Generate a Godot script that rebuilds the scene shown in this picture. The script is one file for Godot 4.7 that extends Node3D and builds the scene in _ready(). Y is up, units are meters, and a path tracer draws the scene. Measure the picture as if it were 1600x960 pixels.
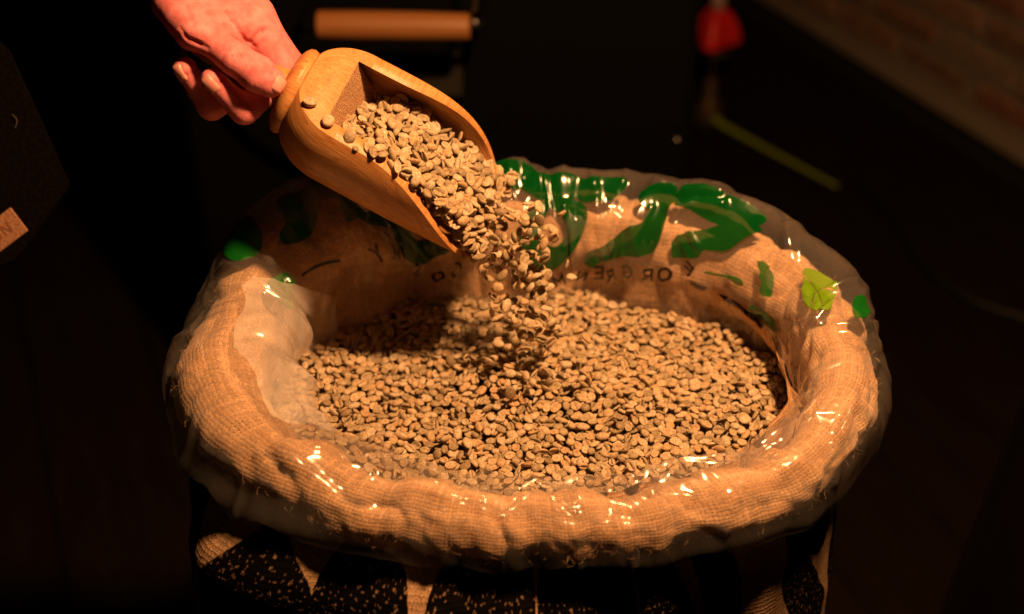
extends Node3D

# ---------- small helpers ----------
var rng := RandomNumberGenerator.new()
var soft := FastNoiseLite.new()
var ridged := FastNoiseLite.new()
var used := {}

func numbered(called: String) -> String:
	var n: int = used.get(called, 0)
	used[called] = n + 1
	return called if n == 0 else "%s_%03d" % [called, n]

func tag(o: Node3D, label: String, category: String, group := "", kind := "") -> Node3D:
	o.set_meta("label", label)
	o.set_meta("category", category)
	if group: o.set_meta("group", group)
	if kind: o.set_meta("kind", kind)
	return o

func thing(called: String, label: String, category: String, at := Vector3.ZERO, group := "") -> Node3D:
	var o := Node3D.new()
	o.name = numbered(called)
	add_child(o, true)
	o.position = at
	tag(o, label, category, group)
	return o

func part(called: String, m: Mesh, mat: Material, parent: Node3D, at := Vector3.ZERO, turn := Basis.IDENTITY) -> MeshInstance3D:
	var o := MeshInstance3D.new()
	o.name = called
	o.mesh = m
	o.material_override = mat
	o.transform = Transform3D(turn, at)
	parent.add_child(o, true)
	return o

func structure(called: String, m: Mesh, mat: Material, label: String) -> MeshInstance3D:
	var o := part(called, m, mat, self)
	o.set_meta("label", label)
	o.set_meta("kind", "structure")
	return o

func lin(r: float, g: float, b: float) -> Color:
	return Color(r, g, b).linear_to_srgb()

func mat(c: Color, rough := 0.7, metal := 0.0) -> StandardMaterial3D:
	var m := StandardMaterial3D.new()
	m.albedo_color = c
	m.roughness = rough
	m.metallic = metal
	return m

func smooth_noise(freq: float, seed_: int, octaves := 3) -> FastNoiseLite:
	var n := FastNoiseLite.new()
	n.noise_type = FastNoiseLite.TYPE_SIMPLEX_SMOOTH
	n.frequency = freq
	n.seed = seed_
	n.fractal_octaves = octaves
	return n

func noise_tex(freq: float, seed_: int, a: Color, b: Color, size := 512) -> NoiseTexture2D:
	var t := NoiseTexture2D.new()
	t.width = size
	t.height = size
	t.seamless = true
	t.noise = smooth_noise(freq, seed_, 4)
	var g := Gradient.new()
	g.set_color(0, a)
	g.set_color(1, b)
	g.set_offset(0, 0.2)
	g.set_offset(1, 0.8)
	t.color_ramp = g
	return t

func triplanar(m: StandardMaterial3D, scale: float) -> StandardMaterial3D:
	m.uv1_triplanar = true
	m.uv1_scale = Vector3.ONE * scale
	return m

func bump(m: StandardMaterial3D, t: Texture2D, cm: float) -> StandardMaterial3D:
	m.heightmap_enabled = true
	m.heightmap_texture = t
	m.heightmap_scale = cm
	return m

# a sheet of (nu+1) x (nv+1) points; merges the seam when wrap is set; normals from the faces
func sheet(nu: int, nv: int, f: Callable, wrap := false, su := 1.0, sv := 1.0) -> ArrayMesh:
	var p := PackedVector3Array()
	var uv := PackedVector2Array()
	var uv2 := PackedVector2Array()
	var w := nv + 1
	for i in nu + 1:
		for j in w:
			p.append(f.call(i, j))
			uv.append(Vector2(su * i / nu, sv * j / nv))
			uv2.append(Vector2(float(i) / nu, float(j) / nv))
	var n := PackedVector3Array()
	n.resize(p.size())
	var idx := PackedInt32Array()
	for i in nu:
		for j in nv:
			var a := i * w + j
			var b := a + w
			var fn := (p[b + 1] - p[a]).cross(p[b] - p[a + 1])
			n[a] += fn
			n[b] += fn
			n[a + 1] += fn
			n[b + 1] += fn
			idx.append_array([a, b, b + 1, a, b + 1, a + 1])
	if wrap:
		for j in w:
			var s := n[j] + n[nu * w + j]
			n[j] = s
			n[nu * w + j] = s
	for row in [0, nv]:
		if p[row].is_equal_approx(p[(nu / 2) * w + row]):
			var s := Vector3.ZERO
			for i in nu + 1: s += n[i * w + row]
			for i in nu + 1: n[i * w + row] = s
	for i in n.size(): n[i] = n[i].normalized()
	return arrays(p, n, idx, uv, uv2)

func arrays(p: PackedVector3Array, n: PackedVector3Array, idx: PackedInt32Array, uv := PackedVector2Array(), uv2 := PackedVector2Array()) -> ArrayMesh:
	var a := []
	a.resize(Mesh.ARRAY_MAX)
	a[Mesh.ARRAY_VERTEX] = p
	a[Mesh.ARRAY_NORMAL] = n
	a[Mesh.ARRAY_INDEX] = idx
	if uv.size(): a[Mesh.ARRAY_TEX_UV] = uv
	if uv2.size(): a[Mesh.ARRAY_TEX_UV2] = uv2
	var m := ArrayMesh.new()
	m.add_surface_from_arrays(Mesh.PRIMITIVE_TRIANGLES, a)
	return m

# points of a profile (radius, along) turned round the y axis
func lathe(prof: PackedVector2Array, n := 32) -> ArrayMesh:
	return sheet(n, prof.size() - 1, func(i: int, j: int):
		var a := -TAU * i / n
		return Vector3(prof[j].x * cos(a), prof[j].y, prof[j].x * sin(a)), true)

func tube(pts: Array, r0: float, r1: float, n := 12) -> ArrayMesh:
	var c := Curve3D.new()
	for i in pts.size():
		var before: Vector3 = pts[maxi(i - 1, 0)]
		var after: Vector3 = pts[mini(i + 1, pts.size() - 1)]
		var tan := (after - before) / 6.0
		c.add_point(pts[i], -tan, tan)
	c.bake_interval = 0.004
	var len := c.get_baked_length()
	var m := maxi(pts.size() * 8, 12)
	return sheet(n, m + 2, func(i: int, j: int):
		var k := clampi(j - 1, 0, m)
		var t: Transform3D = c.sample_baked_with_rotation(len * k / m)
		var r := lerpf(r0, r1, float(k) / m) * (0.0 if j == 0 or j == m + 2 else 1.0)
		var a := TAU * i / n
		return t.origin + (t.basis.x * cos(a) + t.basis.y * sin(a)) * r, true)

# a box with chamfered edges; every corner can be shaken a little
func block(size: Vector3, c: float, shake := 0.0) -> ArrayMesh:
	var st := SurfaceTool.new()
	st.begin(Mesh.PRIMITIVE_TRIANGLES)
	var h := size / 2.0
	var v := {}
	for x in [-1, 1]:
		for y in [-1, 1]:
			for z in [-1, 1]:
				var o := Vector3(x, y, z)
				var q := h * o + Vector3(rng.randf_range(-shake, shake), rng.randf_range(-shake, shake), rng.randf_range(-shake, shake))
				v[[o, 0]] = q - Vector3(0, y, z) * c
				v[[o, 1]] = q - Vector3(x, 0, z) * c
				v[[o, 2]] = q - Vector3(x, y, 0) * c
	var put := func(l: Array):
		var nrm: Vector3 = (l[1] - l[0]).cross(l[2] - l[0])
		var mid: Vector3 = (l[0] + l[1] + l[2]) / 3.0
		if nrm.dot(mid) > 0: l.reverse()
		for k in range(1, l.size() - 1):
			st.add_vertex(l[0]); st.add_vertex(l[k]); st.add_vertex(l[k + 1])
	st.set_smooth_group(-1)
	for ax in 3:
		var b := (ax + 1) % 3
		var d := (ax + 2) % 3
		for s in [-1, 1]:
			var q := []
			for k in [[-1, -1], [1, -1], [1, 1], [-1, 1]]:
				var o := Vector3.ZERO
				o[ax] = s; o[b] = k[0]; o[d] = k[1]
				q.append(v[[o, ax]])
			put.call(q)
			for s2 in [-1, 1]:
				var e := []
				for k in [-1, 1]:
					var o := Vector3.ZERO
					o[ax] = s; o[b] = s2; o[d] = k
					e.append(v[[o, ax]]); e.append(v[[o, b]])
				put.call([e[0], e[1], e[3], e[2]])
	for x in [-1, 1]:
		for y in [-1, 1]:
			for z in [-1, 1]:
				var o := Vector3(x, y, z)
				put.call([v[[o, 0]], v[[o, 1]], v[[o, 2]]])
	st.generate_normals()
	return st.commit()

# ---------- the sack's mouth: a rolled collar round an oval ----------
# bumps of the loose film: centre along the mouth and round the roll (degrees), widths, height
var billows := [[-75, 88, 42, 22, .011], [-30, 80, 16, 26, .010], [-150, 85, 20, 30, .012], [165, 150, 16, 25, .010], [142, -15, 16, 20, .010], [60, -30, 60, 20, .004], [-10, 60, 14, 30, .006]]

func mouth(a: float) -> Vector3:   # distance from the middle, thickness and height of the roll
	var c := cos(a)
	var s := sin(a)
	var ax := .191 + .008 * c
	var az := .1455 + .0005 * s
	var sag := soft.get_noise_3d(c * 75 + 11, 0, s * 75)
	var sag2 := soft.get_noise_3d(c * 60 + 300, 50, s * 60)
	var r := .027 - .0072 * s - .0015 * s * s - .0045 * maxf(c, 0.0)
	return Vector3((absf(c / ax) ** 2.35 + absf(s / az) ** 2.35) ** (-1.0 / 2.35) + .008 * sag, r * (1.0 + .22 * sag2), .70 - .003 * s - .007 * maxf(s, 0.0) ** 2 + .012 * sag2 + .010 * exp(-pow((a_wrap(a) + 2.62) / .4, 2)))

func a_wrap(a: float) -> float:   # -PI/2 - 2.4 to the rest of the turn, so that the back is in one piece
	return fposmod(a + 4.2, TAU) - 4.2

func on_roll(a: float, b: float, off: float) -> Vector3:
	var m := mouth(a)
	var rr := m.y + off
	var bb := minf(b, deg_to_rad(215))
	var k := m.x + rr * cos(bb)
	return Vector3(k * cos(a), m.z + rr * 1.1 * sin(bb) - maxf(b - deg_to_rad(215), 0.0) / deg_to_rad(60) * .07, k * sin(a))

# sharp folds of the film: lines of (degrees along the mouth, degrees round the roll)
var folds := [
	[[121, 98], [110, 79], [103, 61], [90, 52], [72, 38]], [[127, 146], [114, 121], [105, 81], [100, 76]], [[117, 146], [109, 147], [104, 95]], [[66, 78], [67, 54], [66, 42]], [[63, 97], [60, 105], [58, 89]],
	[[192, 70], [188, 107], [186, 146]], [[170, 72], [158, 83], [150, 102], [134, 61]], [[168, 128], [157, 134], [145, 128], [127, 84]], [[42, 114], [34, 107], [22, 98]], [[-8, 147], [-7, 118], [-7, 95], [-8, 72]],
	[[-2, 158], [0, 122], [-3, 96]], [[-77, 126], [-74, 150], [-72, 192]], [[-68, 118], [-66, 138], [-64, 154]], [[-48, 120], [-42, 109], [-38, 102]], [[134, 63], [124, 46], [118, 39]], [[68, 102], [60, 118], [50, 102], [41, 99]],
	[[92, 86], [86, 109], [78, 122], [74, 93]], [[0, 46], [3, 78], [3, 103]], [[-129, 136], [-121, 181], [-108, 224]], [[30, 60], [20, 75], [12, 62]], [[-100, 108], [-95, 128], [-99, 150]], [[-55, 96], [-46, 100], [-40, 92]], [[-25, 90], [-18, 110], [-20, 140]]]
var fold_bins := {}

func sort_folds() -> void:
	for n in folds.size():
		var f: Array = folds[n]
		for k in f.size() - 1:
			var a := Vector2(f[k][0] * 3.4, f[k][1] * .52)
			var b := Vector2(f[k + 1][0] * 3.4, f[k + 1][1] * .52)
			for bin in range(floori((minf(a.x, b.x) - 9.0) / 17.0), floori((maxf(a.x, b.x) + 9.0) / 17.0) + 1):
				if not fold_bins.has(bin): fold_bins[bin] = []
				fold_bins[bin].append([a, b, 3.6 if n < 23 else 2.6, .0036 if n < 23 else .0013])

func scatter_folds() -> void:   # many short creases besides the long ones
	for k in 150:
		var p := Vector2(rng.randf_range(-148, 205), rng.randf_range(20, 215))
		var turn := rng.randf() * TAU
		var f := [[p.x, p.y]]
		for q in rng.randi_range(1, 3):
			turn += rng.randfn(0, .3)
			var l := rng.randf_range(14, 34)
			p += Vector2(cos(turn) * l / 3.4, sin(turn) * l / .52)
			f.append([p.x, p.y])
		folds.append(f)

func fold_lift(ad: float, bd: float) -> float:
	var p := Vector2((fposmod(ad + 150.0, 360.0) - 150.0) * 3.4, bd * .52)
	var h := 0.0
	for s in fold_bins.get(floori(p.x / 17.0), []):
		var d := p.distance_to(Geometry2D.get_closest_point_to_segment(p, s[0], s[1]))
		if d < s[2] * 2.5: h = maxf(h, exp(-d * d / (s[2] * s[2])) * s[3])
	return h

func cloth_lump(a: float, b: float) -> float:
	var x := 9.0 * cos(a)
	var z := 9.0 * sin(a)
	return 0.0055 * soft.get_noise_3d(x * 20, b * 18, z * 20) - 0.004 * pow(1.0 - absf(soft.get_noise_3d(x * 14 + 70, b * 9, z * 14)), 9.0) + 0.0018 * soft.get_noise_3d(x * 60 + 50, b * 50, z * 60)

func film_lift(a: float, b: float) -> float:
	var off := .004
	var ad := rad_to_deg(a)
	var bd := rad_to_deg(b)
	for q in billows:
		var dt: float = (fposmod(ad - q[0] + 180.0, 360.0) - 180.0) / q[2]
		var db: float = (bd - q[1]) / q[3]
		off += q[4] * exp(-dt * dt - db * db)
	var x := 9.0 * cos(a)
	var z := 9.0 * sin(a)
	off += .0012
	# loose, folded film: long soft folds, and facets that meet in sharp creases
	var inner := smoothstep(95.0, 150.0, bd)
	var hang := lerpf(.3, 1.0, smoothstep(-10.0, 50.0, bd))
	off += (0.0016 + 0.0022 * inner) * (soft.get_noise_3d(x * 34 + 200, b * 20, z * 34) + 0.25)
	var arc := a * 4.6
	var bend := 0.7 * soft.get_noise_3d(x * 20, b * 14 + 30, z * 20)
	off += 0.0070 * hang * (ridged.get_noise_3d(x * 0.85 + bend, b * 1.15 + bend + 0.35 * sin(arc), z * 0.85) + 0.62)
	off += 0.0011 * hang * (ridged.get_noise_3d(x * 1.9 + bend, b * 1.9 - bend, z * 1.9 + 30) + 0.55)
	off += fold_lift(ad, bd)
	return maxf(off, maxf(cloth_lump(a, b), 0.0) + 0.0012)

func film_hem(a: float) -> float:   # where the film ends on the outside, degrees round the roll
	var ad := rad_to_deg(a)
	return -10.0 - 16.0 * (0.5 + 0.5 * cos(a * 1.0)) - 14.0 * pow(maxf(0.0, -sin(a)), 1.0) + 6.0 * sin(a * 5.0 + 1.0) + 8.0 * soft.get_noise_1d(ad * 4.0)

func film_point(a: float, b: float, extra := 0.0) -> Vector3:
	return on_roll(a, b, film_lift(a, b) + extra)

# ---------- textures ----------
func weave_images() -> Array:
	var s := 512
	var per := 16.0
	var n := int(s / per)
	var fibre := smooth_noise(0.11, 5, 2)
	var wob := smooth_noise(0.02, 8, 2)
	var tone_u := PackedFloat32Array()
	var tone_v := PackedFloat32Array()
	var thick_u := PackedFloat32Array()
	var thick_v := PackedFloat32Array()
	for i in n:
		tone_u.append(rng.randf_range(0.90, 1.05)); tone_v.append(rng.randf_range(0.90, 1.05))
		thick_u.append(rng.randf_range(0.38, 0.50)); thick_v.append(rng.randf_range(0.38, 0.50))
	var col := PackedByteArray()
	col.resize(s * s * 4)
	var hei := PackedByteArray()
	hei.resize(s * s)
	for y in s:
		for x in s:
			var edge := minf(minf(x, s - x), minf(y, s - y)) / 40.0
			var wv := minf(edge, 1.0) * 4.0
			var xx := x + wv * wob.get_noise_2d(x, y)
			var yy := y + wv * wob.get_noise_2d(x + 900, y)
			var i := posmod(int(floor(xx / per)), n)
			var j := posmod(int(floor(yy / per)), n)
			var u := (fposmod(xx, per) / per - 0.5) / thick_u[i]
			var v := (fposmod(yy, per) / per - 0.5) / thick_v[j]
			var over := 1.0 if (i + j) % 2 == 0 else -1.0
			var hu := -1.0
			var hv := -1.0
			if absf(u) < 1.0: hu = sqrt(1.0 - u * u) * 0.6 + 0.4 * over * cos(PI * v * thick_v[j])
			if absf(v) < 1.0: hv = sqrt(1.0 - v * v) * 0.6 - 0.4 * over * cos(PI * u * thick_u[i])
			var h := maxf(hu, hv)
			var f := fibre.get_noise_2d(x * (3.0 if hu > hv else 0.6), y * (0.6 if hu > hv else 3.0))
			var t := (tone_u[i] if hu > hv else tone_v[j]) * (1.0 + 0.34 * f)
			var k := (y * s + x) * 4
			col[k] = int(clampf(202.0 * t, 0, 255))
			col[k + 1] = int(clampf(165.0 * t, 0, 255))
			col[k + 2] = int(clampf(130.0 * t, 0, 255))
			col[k + 3] = 0 if h < -0.05 else 255
			hei[y * s + x] = int(clampf(120.0 + 110.0 * h + 30.0 * f, 0, 255))
	return [ImageTexture.create_from_image(Image.create_from_data(s, s, false, Image.FORMAT_RGBA8, col)), ImageTexture.create_from_image(Image.create_from_data(s, s, false, Image.FORMAT_L8, hei))]

func wood_texture(s: int, a: Color, b: Color, rings: float, seed_: int) -> ImageTexture:
	var n1 := smooth_noise(0.006, seed_, 2)
	var n2 := smooth_noise(0.05, seed_ + 1, 3)
	var col := PackedByteArray()
	col.resize(s * s * 3)
	for y in s:
		for x in s:
			var xa := absf(x * 2.0 - s)   # mirrored so that it closes
			var w := n1.get_noise_2d(y * 0.5, xa * 3.0)
			var ring := fposmod((xa / s) * rings + w * 2.6, 1.0)
			ring = ring * ring
			var fib := n2.get_noise_2d(y * 0.25, xa * 7.0)
			var t := clampf(0.18 + 0.5 * ring + 0.30 * fib + 0.25 * w, 0, 1)
			var c := a.lerp(b, t)
			var k := (y * s + x) * 3
			col[k] = int(c.r * 255); col[k + 1] = int(c.g * 255); col[k + 2] = int(c.b * 255)
	return ImageTexture.create_from_image(Image.create_from_data(s, s, false, Image.FORMAT_RGB8, col))

func rounded(poly: Array) -> PackedVector2Array:
	var out := PackedVector2Array()
	var n := poly.size()
	for i in n:
		var p: Array = [poly[(i + n - 1) % n], poly[i], poly[(i + 1) % n], poly[(i + 2) % n]]
		for k in 5:
			out.append(Vector2(p[1][0], p[1][1]).cubic_interpolate(Vector2(p[2][0], p[2][1]), Vector2(p[0][0], p[0][1]), Vector2(p[3][0], p[3][1]), k / 5.0))
	return out

func fill(d: PackedByteArray, w: int, h: int, poly: PackedVector2Array, c: Array) -> void:
	var lo := INF
	var hi := -INF
	for p in poly:
		lo = minf(lo, p.y); hi = maxf(hi, p.y)
	for y in range(maxi(0, int(lo)), mini(h - 1, int(hi) + 1)):
		var xs := []
		for i in poly.size():
			var a := poly[i]
			var b := poly[(i + 1) % poly.size()]
			if (a.y <= y) != (b.y <= y): xs.append(a.x + (y - a.y) / (b.y - a.y) * (b.x - a.x))
		xs.sort()
		for k in range(0, xs.size() - 1, 2):
			for x in range(maxi(0, int(xs[k])), mini(w - 1, int(xs[k + 1]) + 1)):
				for q in 4: d[(y * w + x) * 4 + q] = c[q]

func stroke(d: PackedByteArray, w: int, h: int, a: Vector2, b: Vector2, r: float, c: Array) -> void:
	var n := int(a.distance_to(b)) + 1
	for i in n + 1:
		var p := a.lerp(b, float(i) / n)
		for y in range(maxi(0, int(p.y - r)), mini(h - 1, int(p.y + r) + 1)):
			for x in range(maxi(0, int(p.x - r)), mini(w - 1, int(p.x + r) + 1)):
				if Vector2(x, y).distance_to(p) <= r:
					for q in 4: d[(y * w + x) * 4 + q] = c[q]

var glyphs := {   # strokes in a box one unit high, read from the left
	"F": [[0, 0, 0, 1], [0, 0, .6, 0], [0, .45, .5, .45]], "L": [[0, 0, 0, 1], [0, 1, .55, 1]], "E": [[0, 0, 0, 1], [0, 0, .6, 0], [0, .47, .5, .47], [0, 1, .6, 1]],
	"N": [[0, 1, 0, 0], [0, 0, .65, 1], [.65, 1, .65, 0]], "M": [[0, 1, 0, 0], [0, 0, .4, .7], [.4, .7, .8, 0], [.8, 0, .8, 1]], "Y": [[0, 0, .35, .5], [.7, 0, .35, .5], [.35, .5, .35, 1]],
	"O": [[.35, 0, .08, .18], [.08, .18, 0, .5], [0, .5, .08, .82], [.08, .82, .35, 1], [.35, 1, .62, .82], [.62, .82, .7, .5], [.7, .5, .62, .18], [.62, .18, .35, 0]],
	"C": [[.65, .15, .35, 0], [.35, 0, .08, .2], [.08, .2, 0, .5], [0, .5, .08, .8], [.08, .8, .35, 1], [.35, 1, .65, .85]],
	"G": [[.65, .15, .35, 0], [.35, 0, .08, .2], [.08, .2, 0, .5], [0, .5, .08, .8], [.08, .8, .35, 1], [.35, 1, .65, .85], [.65, .85, .65, .52], [.65, .52, .4, .52]],
	"R": [[0, 0, 0, 1], [0, 0, .45, .04], [.45, .04, .6, .25], [.6, .25, .45, .5], [.45, .5, 0, .52], [.3, .52, .62, 1]],
	"S": [[.6, .12, .3, 0], [.3, 0, .05, .2], [.05, .2, .3, .48], [.3, .48, .6, .75], [.6, .75, .3, 1], [.3, 1, .02, .86]],
}

const PRINT_A0 := -185.0
const PRINT_A1 := 12.0
const PRINT_B0 := 40.0
const PRINT_B1 := 228.0

func liner_print() -> ImageTexture:
	var w := 2048
	var h := 512
	var d := PackedByteArray()
	d.resize(w * h * 4)
	for i in w * h: d[i * 4 + 1] = 60
	var to := func(p: Array) -> Array: return [(p[0] - PRINT_A0) / (PRINT_A1 - PRINT_A0) * w, (p[1] - PRINT_B0) / (PRINT_B1 - PRINT_B0) * h]
	var green := [0, 72, 20, 232]
	var lime := [104, 148, 10, 215]
	var mid := [14, 92, 22, 225]
	var shapes := [
		[[[-86, 122], [-91, 150], [-90, 176], [-82, 192], [-74, 176], [-70, 149], [-71, 124], [-80, 114]], green],
		[[[-82, 127], [-84, 142], [-82, 158], [-79, 164], [-76, 157], [-76, 141], [-80, 127]], [0, 60, 0, 0]],
		[[[-49, 106], [-48, 120], [-48, 164], [-59, 174], [-64, 181], [-66, 188], [-69, 185], [-68, 171], [-63, 162], [-58, 147], [-53, 138], [-52, 116]], green],
		[[[-74, 102], [-63, 96], [-62, 108], [-66, 119], [-73, 119]], green],
		[[[-56, 118], [-57, 106], [-50, 98], [-48, 112], [-52, 123]], green],
		[[[-43, 166], [-44, 150], [-42, 137], [-38, 125], [-36, 116], [-32, 106], [-28, 102], [-30, 117], [-32, 136], [-36, 145], [-37, 155], [-42, 165]], green],
		[[[-47.5, 98], [-39, 92], [-29, 92], [-31, 110], [-36, 116], [-42, 116], [-47, 117]], green],
		[[[-24, 131], [-22, 126], [-18, 134], [-16, 151], [-16, 156], [-18, 157], [-20, 142]], mid],
		[[[-15, 106], [-10, 93], [-7, 90], [-2, 99], [-1, 110], [-4, 123], [-9, 127], [-12, 119]], lime],
		[[[-4, 72], [-5, 59], [-2, 54], [1, 69], [0, 78]], mid],
		[[[-34, 165], [-31, 163], [-26, 157], [-24, 161], [-26, 166], [-28, 163], [-34, 168]], mid],
		[[[-169, 123], [-164, 133], [-164, 147], [-168, 161], [-172, 152], [-174, 138], [-172, 126]], mid],
		[[[-163, 62], [-158, 68], [-160, 92], [-163, 103], [-166, 97], [-167, 80]], mid],
		[[[-154, 90], [-151, 92], [-147, 97], [-148, 112], [-154, 128], [-159, 120], [-159, 110], [-156, 106]], green],
		[[[-143, 113], [-141, 110], [-138, 126], [-135, 121], [-130, 119], [-128, 133], [-132, 139], [-138, 139], [-141, 133], [-144, 131]], green],
		[[[-130, 112], [-125, 134], [-125, 149], [-117, 152], [-114, 165], [-118, 173], [-126, 175], [-130, 166], [-132, 140], [-132, 122]], green],
		[[[-98, 88], [-88, 92], [-76, 96], [-70, 108], [-76, 117], [-88, 114], [-99, 117]], green],
		[[[-20, 176], [-14, 172], [-10, 180], [-13, 194], [-19, 190]], mid],
	]
	for s in shapes:
		var q := []
		for p in s[0]: q.append(to.call(p))
		fill(d, w, h, rounded(q), s[1])
	# veins left bare in the leaves
	for v in [[-14, 112, -2, 108], [-8, 109, -6, 94], [-8, 109, -5, 124], [-174, 139, -164, 141], [-168, 140, -168, 158]]:
		stroke(d, w, h, Vector2(to.call([v[0], v[1]])[0], to.call([v[0], v[1]])[1]), Vector2(to.call([v[2], v[3]])[0], to.call([v[2], v[3]])[1]), 1.3, [60, 60, 10, 0])
	# the printed words, seen from behind; where each letter stands and how it leans
	for g in [["F", -39, 172, 24], ["O", -44, 187, 12], ["R", -49, 191, 6], ["G", -54.5, 189, -4], ["R", -60, 194, -6], ["E", -64.3, 194, 4], ["N", -70, 203, 20], ["M", -77, 205, -14], ["O", -83.5, 203, -24], ["F", -88, 194, 8], ["C", -113.5, 191, 34], ["O", -119, 195, -6], ["S", -126, 182, 8], ["N", -131.2, 162, -14], ["L", -135, 163, -14], ["Y", -139.5, 167, -22]]:
		var c: Array = to.call([g[1], g[2]])
		var turn := deg_to_rad(g[3])
		for s in glyphs[g[0]]:
			var a := Vector2(-(s[0] - .33) * 40.0, (s[1] - .5) * 40.0).rotated(turn) + Vector2(c[0], c[1])
			var b := Vector2(-(s[2] - .33) * 40.0, (s[3] - .5) * 40.0).rotated(turn) + Vector2(c[0], c[1])
			stroke(d, w, h, a, b, 4.0, [8, 6, 4, 250])
	var la: Array = to.call([-161, 149])
	var lb: Array = to.call([-150, 162])
	stroke(d, w, h, Vector2(la[0], la[1]), Vector2(lb[0], lb[1]), 4.0, [14, 40, 18, 235])
	return ImageTexture.create_from_image(Image.create_from_data(w, h, false, Image.FORMAT_RGBA8, d))

func sack_print() -> ImageTexture:   # heavy black stencil lettering on the front of the sack
	var w := 1024
	var h := 256
	var d := PackedByteArray()
	d.resize(w * h * 4)
	var fuzz := smooth_noise(0.2, 21, 3)
	var word := "SCREEN"
	var x0 := 40.0
	for ch in word:
		var g: Array = glyphs.get(ch, glyphs["O"])
		for s in g:
			stroke(d, w, h, Vector2(x0 + s[0] * 150, 36 + s[1] * 170), Vector2(x0 + s[2] * 150, 36 + s[3] * 170), 34.0, [16, 13, 11, 255])
		x0 += 160.0
	for y in h:
		for x in w:
			var k := (y * w + x) * 4
			d[k] = 16; d[k + 1] = 13; d[k + 2] = 11
			if d[k + 3] and fuzz.get_noise_2d(x * .5, y) > 0.42: d[k + 3] = 130
	return ImageTexture.create_from_image(Image.create_from_data(w, h, false, Image.FORMAT_RGBA8, d))

# ---------- coffee beans ----------
var bean_meshes: Array[ArrayMesh] = []
var bean_mats: Array[StandardMaterial3D] = []
var bean_base: StandardMaterial3D
var bean_tones: Array[Color] = []

func bean_mesh(len: float, wid: float, top: float, low: float, groove: float, curl: float, bend: float, seed_: int) -> ArrayMesh:
	var lump := smooth_noise(1.0, seed_, 2)
	var around := 22
	var along := 12
	return sheet(around, along, func(i: int, j: int):
		var th := PI * j / along
		# more points where the groove is
		var k := float(i) / around
		var ph := -TAU * k
		var x := -cos(th)
		var ring := sin(th)
		var y := sin(ph) * ring
		var z := cos(ph) * ring
		var p := Vector3(x * len, 0, z * wid)
		if y >= 0.0:
			p.y = top * y
		else:
			var sq := pow(-y, 0.45)
			var path := z + 0.16 * sin(x * 3.2)
			p.y = -low * sq + curl * z * z * sq * -1.0 + curl * 0.5 * sq
			p.y += groove * exp(-path * path / 0.045) * (1.0 - pow(absf(x), 5.0)) * sq
		p.y += bend * (x * x - 0.3)
		var l := lump.get_noise_3d(x * 1.3, y * 1.3, z * 1.3)
		p *= 1.0 + 0.09 * l
		return p, true)

func make_beans() -> void:
	var mm := 0.001
	bean_meshes = [
		bean_mesh(4.4 * mm, 3.35 * mm, 2.3 * mm, 1.0 * mm, 1.5 * mm, .35 * mm, 0.0, 1), bean_mesh(4.9 * mm, 3.2 * mm, 2.2 * mm, 1.0 * mm, 1.4 * mm, .6 * mm, .2 * mm, 2),
		bean_mesh(4.1 * mm, 3.5 * mm, 2.4 * mm, 1.1 * mm, 1.6 * mm, .3 * mm, -.1 * mm, 3), bean_mesh(4.6 * mm, 3.1 * mm, 2.0 * mm, .8 * mm, 1.7 * mm, .9 * mm, .3 * mm, 4),
		bean_mesh(3.9 * mm, 2.9 * mm, 2.4 * mm, 1.9 * mm, 1.5 * mm, 0.0, 0.0, 5), bean_mesh(4.6 * mm, 3.6 * mm, 1.7 * mm, .8 * mm, 1.2 * mm, .7 * mm, .4 * mm, 6)]
	var mottled := noise_tex(0.02, 31, Color(.80, .78, .74), Color(1, 1, 1), 256)
	bean_base = mat(Color.WHITE, 0.58)
	bean_base.albedo_texture = mottled
	bean_base.metallic_specular = 0.4
	triplanar(bean_base, 90.0)
	bump(bean_base, noise_tex(0.04, 33, Color.BLACK, Color.WHITE, 256), 0.003)
	for k in 7:
		var t := [lin(.56, .41, .255), lin(.50, .385, .235), lin(.64, .47, .295), lin(.43, .33, .20), lin(.55, .375, .21), lin(.62, .49, .335), lin(.35, .26, .155)][k] as Color
		bean_tones.append(t)
		var m: StandardMaterial3D = bean_base.duplicate()
		m.albedo_color = t
		bean_mats.append(m)
	bean_base.vertex_color_use_as_albedo = true

func bean_turn(lie: float) -> Basis:
	var b := Basis(Vector3.UP, rng.randf() * TAU)
	var r := rng.randf()
	var roll := rng.randfn(0, 0.32)
	if r < 0.50: roll += PI      # groove up
	elif r < 0.62: roll += PI / 2 * (1 if rng.randf() < .5 else -1)
	return Basis(Vector3(1, 0, 0).rotated(Vector3.UP, rng.randf() * TAU), rng.randfn(0, lie)) * b * Basis(Vector3(1, 0, 0), roll)

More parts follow.
